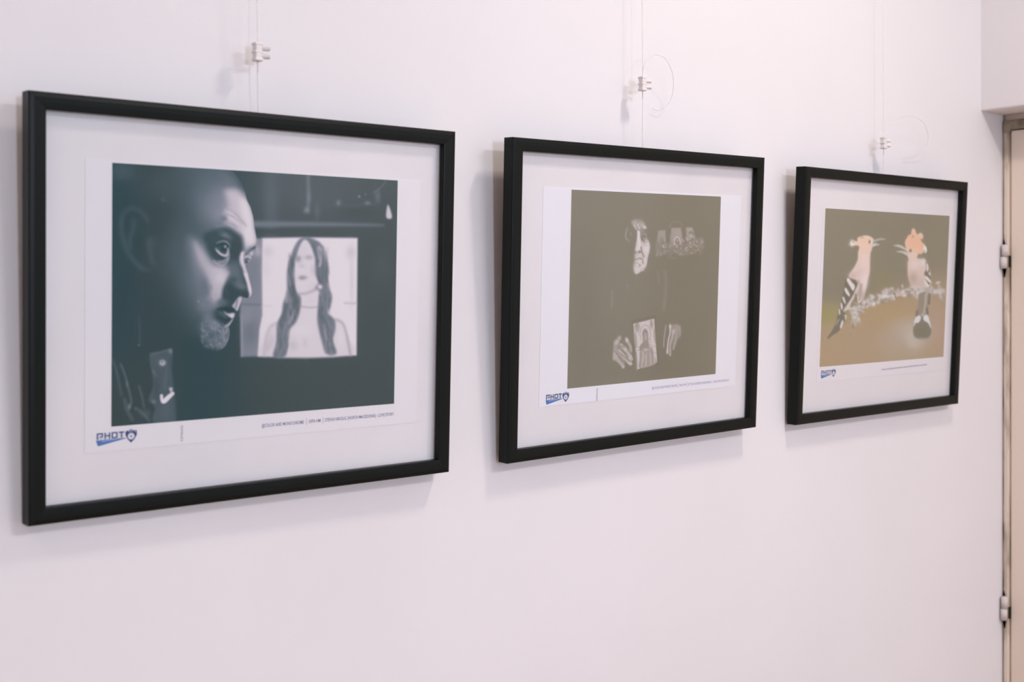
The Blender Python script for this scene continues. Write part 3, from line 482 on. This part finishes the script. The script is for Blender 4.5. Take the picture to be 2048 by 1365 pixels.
def paint_birds(X, Y):
    g = 1.0 / abs(X[0, -1] - X[0, 0]) * X.shape[1]
    a = Art(X, Y, (142, 131, 117))
    a.at(1640, 440, .1905)
    W = lambda pts, c, s=1.2, al=1.0: a.poly(pts, c, s, al)
    # soft background
    a.poly([(-200, 1000), (300, 960), (700, 780), (1000, 700), (1600, 560), (1600, 1800), (-200, 1800)], (172, 148, 124), 34); a.dab(700, 1350, 700, 330, (176, 150, 130), .7); a.dab(700, 980, 380, 130, (178, 150, 120), .7); a.dab(60, 1000, 220, 120, (156, 146, 106), .8); a.dab(650, 640, 160, 120, (150, 136, 108), .5)
    a.dab(1240, 1100, 200, 330, (182, 154, 140), .7); a.dab(950, 1180, 200, 150, (190, 174, 166), .8); a.dab(760, 1300, 160, 160, (180, 160, 150), .5); a.dab(900, 1420, 260, 110, (174, 156, 136), .6); a.dab(1000, 1280, 100, 100, (196, 182, 176), .6); a.dab(900, 60, 500, 160, (138, 128, 114), .5); a.dab(1280, 300, 120, 500, (146, 134, 118), .5); a.dab(100, 1450, 200, 140, (176, 150, 126), .6)
    # lichened twig
    a.line([(340, 960), (420, 930), (520, 870), (640, 820), (760, 780), (860, 770), (940, 745), (1100, 740), (1290, 755)], (184, 169, 164), 11, 3, .95)
    r = a.rng
    for i in range(230):
        t = r.uniform(0, 1); x = 350 + t * 950; y = np.interp(x, [350, 420, 520, 640, 760, 860, 940, 1100, 1300], [960, 920, 870, 820, 785, 770, 750, 745, 755]) + r.normal(0, 27)
        if 800 < x < 880 and r.uniform() < .75: continue
        l = r.uniform(-12, 14); c = [(212, 198, 200), (196, 182, 180), (160, 146, 138), (150, 137, 125), (222, 210, 213)][r.randint(5)]
        a.dab(x, y + l * .3, r.uniform(13, 30), r.uniform(9, 20), c, .8, r.uniform(0, 180))
    a.line([(800, 800), (840, 785), (890, 775)], (206, 176, 168), 4, 1.2); a.line([(780, 770), (800, 830)], (150, 134, 120), 2.4, 1); a.line([(980, 710), (990, 740)], (200, 186, 184), 2, 1)
    a.line([(400, 950), (370, 1040), (360, 1090)], (188, 174, 172), 10, 3, .9)
    for i in range(26): a.dab(r.uniform(345, 430), r.uniform(930, 1085), r.uniform(10, 20), r.uniform(8, 16), [(214, 200, 203), (180, 165, 160), (156, 142, 132)][r.randint(3)], .8, r.uniform(0, 180))
    a.line([(348, 1090), (350, 1140)], (140, 126, 116), 2, .9); a.line([(1200, 780), (1280, 830), (1320, 870)], (176, 160, 152), 2.4, 1.4, .8); a.line([(1290, 760), (1330, 830)], (180, 164, 158), 2.4, 1.4, .7)
    # left bird: tail, wing, body
    W([(215, 960), (275, 1000), (265, 1060), (225, 1140), (190, 1185), (140, 1215), (95, 1252), (80, 1245), (130, 1170), (180, 1060)], (128, 119, 108), 1.4); W([(236, 1060), (248, 1085), (225, 1145), (212, 1130)], (214, 202, 206), 1); W([(190, 1060), (205, 1050), (180, 1100), (165, 1120)], (176, 164, 160), 1); a.line([(262, 1010), (275, 1015), (268, 1045)], (214, 202, 204), 2.4, 1)
    W([(275, 620), (330, 600), (380, 640), (400, 700), (370, 790), (300, 900), (240, 960), (205, 1000), (180, 1060), (200, 960), (225, 860), (255, 720)], (124, 114, 104), 1.6)
    for p in [[(280, 640), (298, 615), (330, 655), (366, 700), (348, 752), (312, 700)], [(258, 735), (275, 722), (312, 785), (308, 812), (272, 775)], [(236, 830), (250, 815), (270, 870), (262, 888)], [(218, 890), (230, 880), (240, 930), (225, 950)], [(200, 950), (210, 945), (215, 990), (203, 1005)]]: W(p, (220, 206, 204), 1.1)
    W([(410, 310), (520, 320), (524, 440), (522, 560), (500, 640), (485, 730), (450, 840), (400, 880), (390, 780), (400, 700), (380, 640), (300, 600), (360, 500), (395, 420)], (220, 192, 186), 1.6)
    a.dab(470, 440, 50, 110, (230, 200, 194), .7); a.dab(420, 560, 70, 60, (210, 184, 182), .7); a.dab(470, 640, 40, 90, (226, 204, 206), .8); a.dab(340, 590, 50, 40, (196, 170, 164), .6); a.dab(440, 800, 36, 70, (186, 168, 164), .8)
    for p in [[(440, 680), (425, 780), (410, 850)], [(400, 640), (420, 700), (400, 800)]]: a.line(p, (158, 144, 136), 2.4, 1.4, .8)
    W([(395, 690), (412, 700), (375, 800), (320, 900), (330, 945), (300, 950), (245, 965), (290, 890), (340, 810)], (204, 188, 184), 1.6); a.line([(370, 790), (380, 860), (350, 900)], (140, 128, 118), 4, 2, .7)
    # left head
    W([(420, 250), (470, 240), (540, 270), (545, 310), (520, 360), (470, 370), (415, 350)], (226, 192, 180), 1.6)
    W([(318, 270), (345, 275), (395, 275), (420, 290), (440, 250), (520, 290), (555, 250), (565, 215), (540, 185), (490, 170), (440, 180), (395, 200), (385, 230), (340, 225)], (230, 192, 174), 1.6)
    a.dab(335, 250, 26, 36, (234, 220, 218), .95); a.dab(348, 240, 8, 8, (140, 126, 118)); a.dab(300, 262, 14, 8, (180, 168, 164), .7); a.line([(395, 195), (440, 178), (490, 172)], (236, 214, 204), 2, .9, .7); a.dab(440, 190, 18, 7, (150, 128, 116), .8, -10); a.dab(505, 180, 14, 6, (232, 214, 204), .9); a.dab(520, 235, 11, 17, (96, 88, 84), .95); a.dab(540, 245, 14, 20, (220, 206, 204), .8); a.dab(470, 215, 40, 24, (232, 186, 166), .6)
    W([(556, 225), (600, 203), (650, 197), (692, 210), (640, 214), (600, 228), (562, 242)], (186, 176, 172), .9); W([(545, 262), (580, 250), (628, 266), (590, 272), (548, 290)], (206, 192, 186), .9); a.line([(560, 240), (600, 222), (650, 212)], (140, 130, 124), 1.2, .6, .7)
    # right bird
    W([(1040, 780), (1130, 760), (1135, 880), (1135, 1000), (1080, 1010), (1010, 1010), (1030, 900)], (152, 139, 127), 1.8); a.line([(1115, 780), (1105, 900), (1090, 1000)], (184, 170, 162), 5, 2.4, .8); a.line([(1150, 780), (1145, 880)], (126, 114, 106), 4, 1.6, .9); a.line([(1020, 960), (1015, 1010)], (124, 114, 106), 4, 1.6, .8); a.line([(1122, 930), (1130, 990)], (124, 114, 106), 4, 1.6, .8)
    W([(1050, 1000), (1120, 1000), (1160, 1090), (1168, 1180), (1140, 1235), (1080, 1252), (1010, 1240), (980, 1190), (985, 1110), (1010, 1030)], (134, 126, 114), 1.8); a.dab(1075, 1180, 60, 60, (126, 119, 108), .7); a.dab(1075, 1245, 80, 14, (170, 158, 148), .6)
    W([(1010, 1020), (1050, 1005), (1060, 1040), (1035, 1080), (1005, 1085), (988, 1120), (990, 1070)], (216, 206, 212), 1.2); W([(1090, 1010), (1130, 1000), (1160, 1090), (1165, 1140), (1140, 1090), (1115, 1070), (1088, 1050)], (216, 206, 212), 1.2); a.dab(1075, 1000, 16, 16, (206, 190, 190), .8)
    W([(930, 420), (990, 390), (1050, 410), (1100, 410), (1140, 480), (1165, 580), (1172, 670), (1120, 710), (1030, 715), (960, 690), (925, 600), (920, 500)], (212, 186, 180), 1.8)
    a.dab(1000, 470, 70, 60, (226, 202, 198), .7); a.dab(985, 620, 60, 70, (176, 154, 142), .7); a.dab(1060, 660, 60, 50, (196, 174, 168), .7); a.dab(1080, 450, 30, 40, (222, 206, 204), .8); a.dab(1050, 560, 40, 90, (214, 188, 182), .6)
    W([(1112, 440), (1135, 470), (1160, 570), (1172, 650), (1140, 680), (1110, 610), (1095, 560), (1115, 520)], (132, 121, 112), 1.4)
    for p in [[(1118, 470), (1130, 460), (1140, 520), (1125, 545)], [(1100, 590), (1130, 600), (1165, 640), (1160, 665), (1120, 630)], [(1140, 560), (1155, 550), (1158, 590)], [(1090, 640), (1120, 660), (1150, 700), (1120, 700)]]: W(p, (220, 208, 206), 1.1)
    a.dab(1060, 720, 80, 22, (198, 184, 180), .7); a.dots(960, 700, 1180, 770, 40, (206, 192, 192), 1.4, 26, 60, .7, 60, .7)
    # right head and crest
    W([(905, 290), (960, 270), (1040, 290), (1030, 370), (990, 420), (940, 420), (915, 370)], (222, 192, 182), 1.5)
    W([(900, 290), (893, 230), (910, 195), (930, 160), (955, 150), (962, 110), (982, 90), (1005, 120), (1020, 150), (1060, 137), (1084, 165), (1080, 200), (1062, 222), (1090, 250), (1105, 270), (1095, 330), (1060, 360), (1020, 350), (960, 330), (930, 300)], (230, 180, 158), 1.3)
    a.dab(985, 120, 18, 26, (226, 190, 172), .8); a.dab(1056, 165, 20, 22, (228, 196, 180), .8); a.dab(920, 240, 20, 40, (226, 184, 164), .7); a.dab(1000, 250, 60, 50, (234, 178, 154), .7); a.dab(975, 175, 9, 14, (158, 128, 112), .8); a.dab(1065, 205, 10, 10, (150, 126, 112), .7); a.dab(1000, 320, 60, 26, (226, 190, 172), .6)
    W([(1095, 270), (1118, 290), (1122, 330), (1104, 350), (1090, 325)], (230, 220, 220), 1.1); a.dab(1098, 330, 8, 12, (140, 126, 118), .8); a.dab(950, 325, 12, 16, (98, 90, 86), .95); a.dab(1050, 380, 24, 14, (160, 142, 130), .7)
    W([(768, 272), (820, 262), (870, 278), (918, 322), (905, 328), (850, 298), (800, 280)], (196, 186, 182), .9); W([(800, 338), (850, 328), (905, 340), (925, 370), (905, 372), (860, 348)], (204, 190, 184), .9); a.line([(850, 300), (900, 328), (930, 345)], (150, 132, 122), 1.4, .7, .7)
    a.C = blurred(a.C, .7 * g)
    return a.C
# ---------------------------------------------------------------- framed photographs
W_, H_, D_, RAIL = .52, .42841, .01903, .0172
def rail(name, side, parent):
    b = .0013; y0 = -D_
    prof = [(0, -.0002), (0, y0 + b), (b * .3, y0 + b * .3), (b, y0), (RAIL * .3, y0 - .0007), (RAIL * .6, y0 - .0006), (RAIL - b, y0), (RAIL - b * .3, y0 + b * .3), (RAIL, y0 + b), (RAIL, y0 + .0084), (RAIL - .0055, y0 + .0084), (RAIL - .0055, -.0002)]
    n = len(prof); v = []; g = .00012
    for s in (-1, 1):
        for t, y in prof:
            if side == 'bottom': v.append((s * (W_ / 2 - t - g), y, t))
            elif side == 'top': v.append((s * (W_ / 2 - t - g), y, H_ - t))
            elif side == 'left': v.append((-W_ / 2 + t, y, H_ / 2 + s * (H_ / 2 - t - g)))
            else: v.append((W_ / 2 - t, y, H_ / 2 + s * (H_ / 2 - t - g)))
    f = [(i, (i + 1) % n, n + (i + 1) % n, n + i) for i in range(n)] + [tuple(range(n))[::-1], tuple(range(n, 2 * n))]
    bm = bmesh.new(); vv = [bm.verts.new(q) for q in v]
    for q in f: bm.faces.new([vv[i] for i in q])
    return link(name, finish(bm, name), M_BLACK, parent)
def homography(src, dst):
    A = []
    for (x, y), (u, v) in zip(src, dst): A += [[x, y, 1, 0, 0, 0, -u * x, -u * y, -u], [0, 0, 0, x, y, 1, -v * x, -v * y, -v]]
    return np.linalg.svd(np.array(A, float))[2][-1].reshape(3, 3)
def print_mesh(name, rect, quad, paint, nx, nz, y, light, veil):
    """A flat print: a fine grid of points, each carrying its ink colour."""
    x0, x1, z0, z1 = rect
    Hm = homography([(x0, z1), (x1, z1), (x1, z0), (x0, z0)], quad)
    gx, gz = np.meshgrid(np.linspace(x0, x1, nx), np.linspace(z1, z0, nz))
    q = np.stack([gx, gz, np.ones_like(gx)], -1) @ Hm.T
    C = paint(q[..., 0] / q[..., 2], q[..., 1] / q[..., 2])
    ink = np.clip((lin(np.clip(C, 0, 255)) - np.array(veil)) / np.array(light), .004, .9)
    me = bpy.data.meshes.new(name); nv = nx * nz
    co = np.stack([gx, np.full_like(gx, y), gz], -1).reshape(-1, 3).astype(np.float32)
    idx = np.arange(nv).reshape(nz, nx); fa = np.stack([idx[:-1, :-1], idx[1:, :-1], idx[1:, 1:], idx[:-1, 1:]], -1).reshape(-1)
    nf = (nx - 1) * (nz - 1)
    me.vertices.add(nv); me.vertices.foreach_set('co', co.ravel()); me.loops.add(nf * 4); me.loops.foreach_set('vertex_index', fa.astype(np.int32))
    me.polygons.add(nf); me.polygons.foreach_set('loop_start', np.arange(0, nf * 4, 4, dtype=np.int32)); me.update(calc_edges=True); me.validate()
    at = me.color_attributes.new('print', 'FLOAT_COLOR', 'POINT')
    at.data.foreach_set('color', np.concatenate([ink.reshape(-1, 3), np.ones((nv, 1))], 1).astype(np.float32).ravel())
    return me
def text_mesh(txt, x, z, y, width=None, height=.004, vertical=False, bold=0.0):
    c = bpy.data.curves.new('t', 'FONT'); c.body = txt; c.size = 1.0; c.offset = bold; c.resolution_u = 2
    o = bpy.data.objects.new('t', c); COL.objects.link(o); bpy.context.view_layer.update()
    me = bpy.data.meshes.new_from_object(o.evaluated_get(bpy.context.evaluated_depsgraph_get())); bpy.data.objects.remove(o, do_unlink=True); bpy.data.curves.remove(c)
    P = np.array([v.co[:2] for v in me.vertices]); lo, hi = P.min(0), P.max(0)
    cap = .73
    sz = height / cap; sx = sz if width is None else width / (hi[0] - lo[0])
    for v in me.vertices:
        u, t = (v.co.x - lo[0]) * sx, v.co.y * sz
        v.co = (x - t, y, z + u) if vertical else (x + u, y, z + t)
    me.update(); return me
def join(name, parts):
    bm = bmesh.new()
    for me in parts: bm.from_mesh(me)
    o = bpy.data.meshes.new(name); bm.to_mesh(o); bm.free(); return o
def quadmesh(x0, x1, z0, z1, y): return mesh('q', [(x0, y, z0), (x1, y, z0), (x1, y, z1), (x0, y, z1)], [(0, 1, 2, 3)])
def polymesh(pts, y): return mesh('p', [(a, y, b) for a, b in pts], [tuple(range(len(pts)))])
def circle(cx, cz, rx, rz, n=28, a0=0, a1=360): return [(cx + rx * math.cos(math.radians(a0 + (a1 - a0) * i / n)), cz + rz * math.sin(math.radians(a0 + (a1 - a0) * i / n))) for i in range(n)]
def logo(ox, oz, y, parent):
    """Wordmark: slanted blue wedge, letters P H O T and a camera-shaped map pin for the last letter."""
    bm = bmesh.new(); K = .001
    def add(pts, mi, lift):
        f = bm.faces.new([bm.verts.new((ox + a * K, y - lift * .00002, oz + b * K)) for a, b in pts]); f.material_index = mi
    add([(.4, 9.6), (2.5, 3.2), (32.5, 9.1), (30, 10.0), (15, 9.6)], 1, 0); add([(6, 8.6), (7, 7.2), (20, 8.3), (26, 9.3)], 2, 1)
    for L in ([(.9, 17.2), (8.4, 17.2), (8.4, 12.3), (7.2, 11.2), (4.3, 11.2), (4.3, 9.4), (.9, 9.4)], [(8.9, 17.2), (16, 17.2), (16, 9.6), (8.9, 9.6)], [(16.4, 17.3), (23.8, 17.3), (23.8, 9.6), (16.4, 9.6)], [(24.1, 17.3), (31, 17.3), (31, 14.4), (29.6, 14.4), (29.6, 9.6), (25.6, 9.6), (25.6, 14.4), (24.1, 14.4)]): add(L, 3, 2)
    def bar(a, b, c, d): add([(a, c), (b, c), (b, d), (a, d)], 0, 3)
    bar(1.3, 2.9, 10.1, 16.8); bar(2.9, 7.9, 15.3, 16.8); bar(6.4, 7.9, 13.2, 15.3); bar(4.2, 7.9, 12.0, 13.3)
    bar(9.4, 10.9, 10.2, 16.8); bar(14.0, 15.5, 10.2, 16.8); bar(10.9, 14.0, 12.8, 14.2)
    bar(16.9, 18.4, 10.2, 16.8); bar(21.8, 23.3, 10.2, 16.8); bar(18.4, 21.8, 15.4, 16.8); bar(18.4, 21.8, 10.2, 11.6)
    bar(24.6, 30.5, 15.3, 16.8); bar(26.8, 28.4, 10.1, 15.3)
    add([(37.8, 4.0), (41.9, 8.0), (44.2, 12.2), (44.0, 16.4), (43.0, 17.0), (33.0, 17.0), (31.6, 15.6), (31.8, 12.2), (33.8, 8.4)], 0, 2); bar(36.2, 39.2, 17.4, 18.2)
    bar(34.0, 36.0, 16.0, 16.9)
    add([(34.6, 15.5), (39.6, 15.5), (39.6, 16.3), (34.6, 16.3)], 2, 4); add(circle(42.3, 15.7, .6, .6, 10), 3, 4)
    add(circle(37.9, 10.9, 3.7, 3.5), 3, 4); add(circle(37.9, 10.9, .95, .9, 14), 0, 6)
    for k in range(8):
        a = math.radians(k * 45 + 12); c, s = math.cos(a), math.sin(a)
        add([(37.9 + 2.3 * c - .12 * s, 10.9 + 2.3 * s + .12 * c), (37.9 + 2.3 * c + .12 * s, 10.9 + 2.3 * s - .12 * c), (37.9 + 3.3 * c + .12 * s, 10.9 + 3.2 * s - .12 * c), (37.9 + 3.3 * c - .12 * s, 10.9 + 3.2 * s + .12 * c)], 0, 6)
    bmesh.ops.triangulate(bm, faces=[f for f in bm.faces if len(f.verts) > 4])
    for f in bm.faces:
        if f.normal.y > 0: f.normal_flip()
    me = bpy.data.meshes.new('logo_print'); bm.to_mesh(me); bm.free()
    return link('logo_print', me, [M_NAVY, M_BLUE, M_PALE, M_LWHITE], parent)

def framed(label, place, sheet, rect, quad, paint, nx, nz, light, veil, logo_at, cat_at, caption, paper):
    X, Z, tilt, roll, y0, sw = place
    f = empty('framed_photograph'); tag(f, label, 'picture frame', 'black framed photographs on the wall')
    f.matrix_world = Matrix.Translation((X, y0, Z + EYE)) @ Matrix.Rotation(sw, 4, 'Z') @ Matrix.Rotation(tilt, 4, 'X') @ Matrix.Rotation(-roll, 4, 'Y')
    for s in ('bottom', 'top', 'left', 'right'): rail('frame_rail', s, f)
    hx, q = W_ / 2 - RAIL + .005, RAIL - .005
    link('glass_pane', boxmesh('glass', -hx, hx, -D_ + .0085, -D_ + .0103, q, H_ - q), M_GLASS, f)
    link('mount_board', boxmesh('mount', -hx, hx, -D_ + .0114, -D_ + .0135, q, H_ - q), M_MAT, f)
    link('backing_board', boxmesh('backing', -hx, hx, -D_ + .0136, -D_ + .0165, q, H_ - q), M_BACK, f)
    # the paper sheet, its edges a touch wavy
    x0, x1, z0, z1 = sheet; yF = -D_ + .0110
    sh = link('photo_sheet', boxmesh('sheet', x0, x1, yF, yF + .00035, z0, z1), paper, f)
    pr = link('photo_print', print_mesh('photo_print', rect, quad, paint, nx, nz, yF - .0001, light, veil), printmat('print_ink'), sh)
    logo(*logo_at, yF - .0001, sh)
    if cat_at: link('catalog_text', text_mesh('CATALOG', cat_at[0], cat_at[1], yF - .0001, cat_at[2], .0027, True, .01), cat_at[3], sh)
    parts, ink = caption(yF - .0001)
    link('caption_text', join('caption', parts), ink, sh)
    return f

def cap_one(y):
    z = .0765
    return [text_mesh('@COLOR AND MONOCHROME', .0010, z, y, .0543, .0040, bold=.012), quadmesh(.0586, .0590, .0745, .0828, y), text_mesh('DIPA HM', .0622, z + .0002, y, .0154, .0040, bold=.012), quadmesh(.0807, .0811, .0745, .0828, y),
            text_mesh('STEFAN NIKOLIC (NORTH MACEDONIA) - LOVE STORY', .0836, z + .0002, y, .0977, .0040, bold=.012)], M_INK
def cap_two(y):
    z = .0770
    return [text_mesh('@COLOR AND MONOCHROME', .0258, z, y, .0555, .0038), quadmesh(.0835, .0839, .0750, .0828, y), text_mesh('FIAP HM', .0862, z, y, .0150, .0038), quadmesh(.1032, .1036, .0750, .0828, y),
            text_mesh('ISTVAN KEREKES (HUNGARY) - SILVIA MR RUEFOLD', .1062, z, y, .0955, .0038)], M_INK2
def cap_three(y):                                              # out of focus and too small to read: only the run of marks shows
    r = random.Random(4); parts = []; x = .0035
    for n in (1, 5, 3, 10, 8, 7, 6, 9, 11):
        for k in range(n):
            wd = r.uniform(.0014, .0024)
            if x + wd > .2165: break
            parts.append(quadmesh(x, x + wd, .0770 + .003 * x / .2165, .0770 + .003 * x / .2165 + r.uniform(.0022, .0030), y)); x += wd + .0005
        x += .0013
    return parts, M_INK3

LIGHT = ((.77, .72, .78), (.80, .76, .81), (.79, .72, .75))
VEIL = ((.036, .034, .038), (.042, .040, .043), (.05, .046, .046))
framed('black frame holding the monochrome photo of a man in profile before a lit screen',
       (.67225, -.21656, .05134, .01178, -.00497, -.00938), (-.2005, .2150, .0658, .3667), (-.1727, .1814, .0913, .3639),
       [(224, 326), (796, 361), (788, 808), (223, 854)], paint_portrait, 640, 500, LIGHT[0], VEIL[0], (-.1893, .0687), (-.0937, .0690, .0172, M_INK), cap_one, M_PAPER_A)
framed('black frame holding the dark photo of a pale face above hands with a small icon',
       (1.28946, -.20558, .06085, .02446, -.00807, -.00255), (-.1968, .2180, .0686, .3675), (-.1450, .1692, .0905, .3645),
       [(1143, 378), (1441, 395), (1432, 749), (1135, 777.5)], paint_icon, 520, 460, LIGHT[1], VEIL[1], (-.1855, .0680), (-.0859, .0690, .0180, M_INK), cap_two, M_PAPER)
framed('black frame holding the colour photo of two crested birds on a twig',
       (1.92068, -.20093, .05417, .01258, -.00496, .00031), (-.1918, .2235, .0672, .3640), (-.1850, .2163, .0926, .3625),
       [(1650, 417.4), (1899.5, 431.4), (1887, 713), (1640, 735.6)], paint_birds, 420, 380, LIGHT[2], VEIL[2], (-.1812, .0690), None, cap_three, M_PAPER_A)

# ---------------------------------------------------------------- hanging lines with their screw connectors
def hanging(label, clip, top, tail, foot):
    h = empty('hanging_line', (0, 0, 0)); tag(h, label, 'hanging wire', 'clear hanging lines above the frames')
    cx, cy, cz = clip[0], clip[1], clip[2] + EYE
    tube('nylon_line', [(top[0], cy, ZC - .01), (top[0], cy, (ZC + cz) / 2), (cx, cy, cz + .02), (cx, cy, cz), (cx, cy, cz - .03), (foot[0], foot[1], foot[2])], .0007, M_LINE, h)
    if tail: tube('line_tail', [(a, b, c + EYE) for a, b, c in tail], .0006, M_LINE, h)
    c = empty('screw_connector'); c.parent = h
    bm = bmesh.new()
    box(bm, cx - .0045, cx + .0045, cy - .0045, cy + .0045, cz - .0095, cz + .0095, .0018, 3)
    box(bm, cx - .0052, cx + .0052, cy - .005, cy + .005, cz + .0068, cz + .0105, .0012, 2); box(bm, cx - .0052, cx + .0052, cy - .005, cy + .005, cz - .0105, cz - .0066, .0012, 2)
    box(bm, cx - .0054, cx + .0054, cy - .0048, cy + .0048, cz - .0018, cz + .0010, .001, 2)
    link('connector_body', finish(bm, 'connector_body'), M_PLASTIC, c)
    d = Vector((.90, -.43, 0)).normalized()
    for dz in (.0040, -.0048):
        p = Vector((cx, cy, cz + dz)); bm = bmesh.new(); cyl(bm, p + d * .003, p + d * .0135, .0029, 18)
        bmesh.ops.bevel(bm, geom=[e for e in bm.edges if e.calc_face_angle(0) > 1], offset=.0006, segments=2, affect='EDGES')
        link('screw_tower', finish(bm, 'screw_tower'), M_PLASTIC, c)
        bm = bmesh.new(); cyl(bm, p + d * .0132, p + d * .01375, .0018, 14); link('screw', finish(bm, 'screw'), M_SCREW, c)
    return h
hanging('clear nylon line with white connector above the man-in-profile frame', (.6639, -.026, .2809), (.6600,), None, (.668, -.020, EYE + .180))
hanging('clear nylon line with white connector and curled tail above the icon frame', (1.2849, -.030, .3168), (1.2831,),
        [(1.2838, -.03, .3268), (1.2881, -.032, .348), (1.3051, -.034, .3601), (1.3288, -.032, .3606), (1.3486, -.028, .3467), (1.3608, -.022, .3289), (1.3641, -.015, .3078), (1.3552, -.010, .2925), (1.343, -.007, .2871), (1.332, -.006, .2891)], (1.288, -.026, EYE + .195))
hanging('clear nylon line with white connector and wide loop above the bird frame', (1.9142, -.028, .2845), (1.9127,),
        [(1.9158, -.028, .2936), (1.9271, -.03, .3132), (1.9582, -.032, .3313), (2.0066, -.03, .3408), (2.0511, -.026, .3336), (2.0771, -.02, .3123), (2.0767, -.014, .2883), (2.0537, -.009, .2738), (2.0158, -.007, .2683)], (1.917, -.022, EYE + .195))
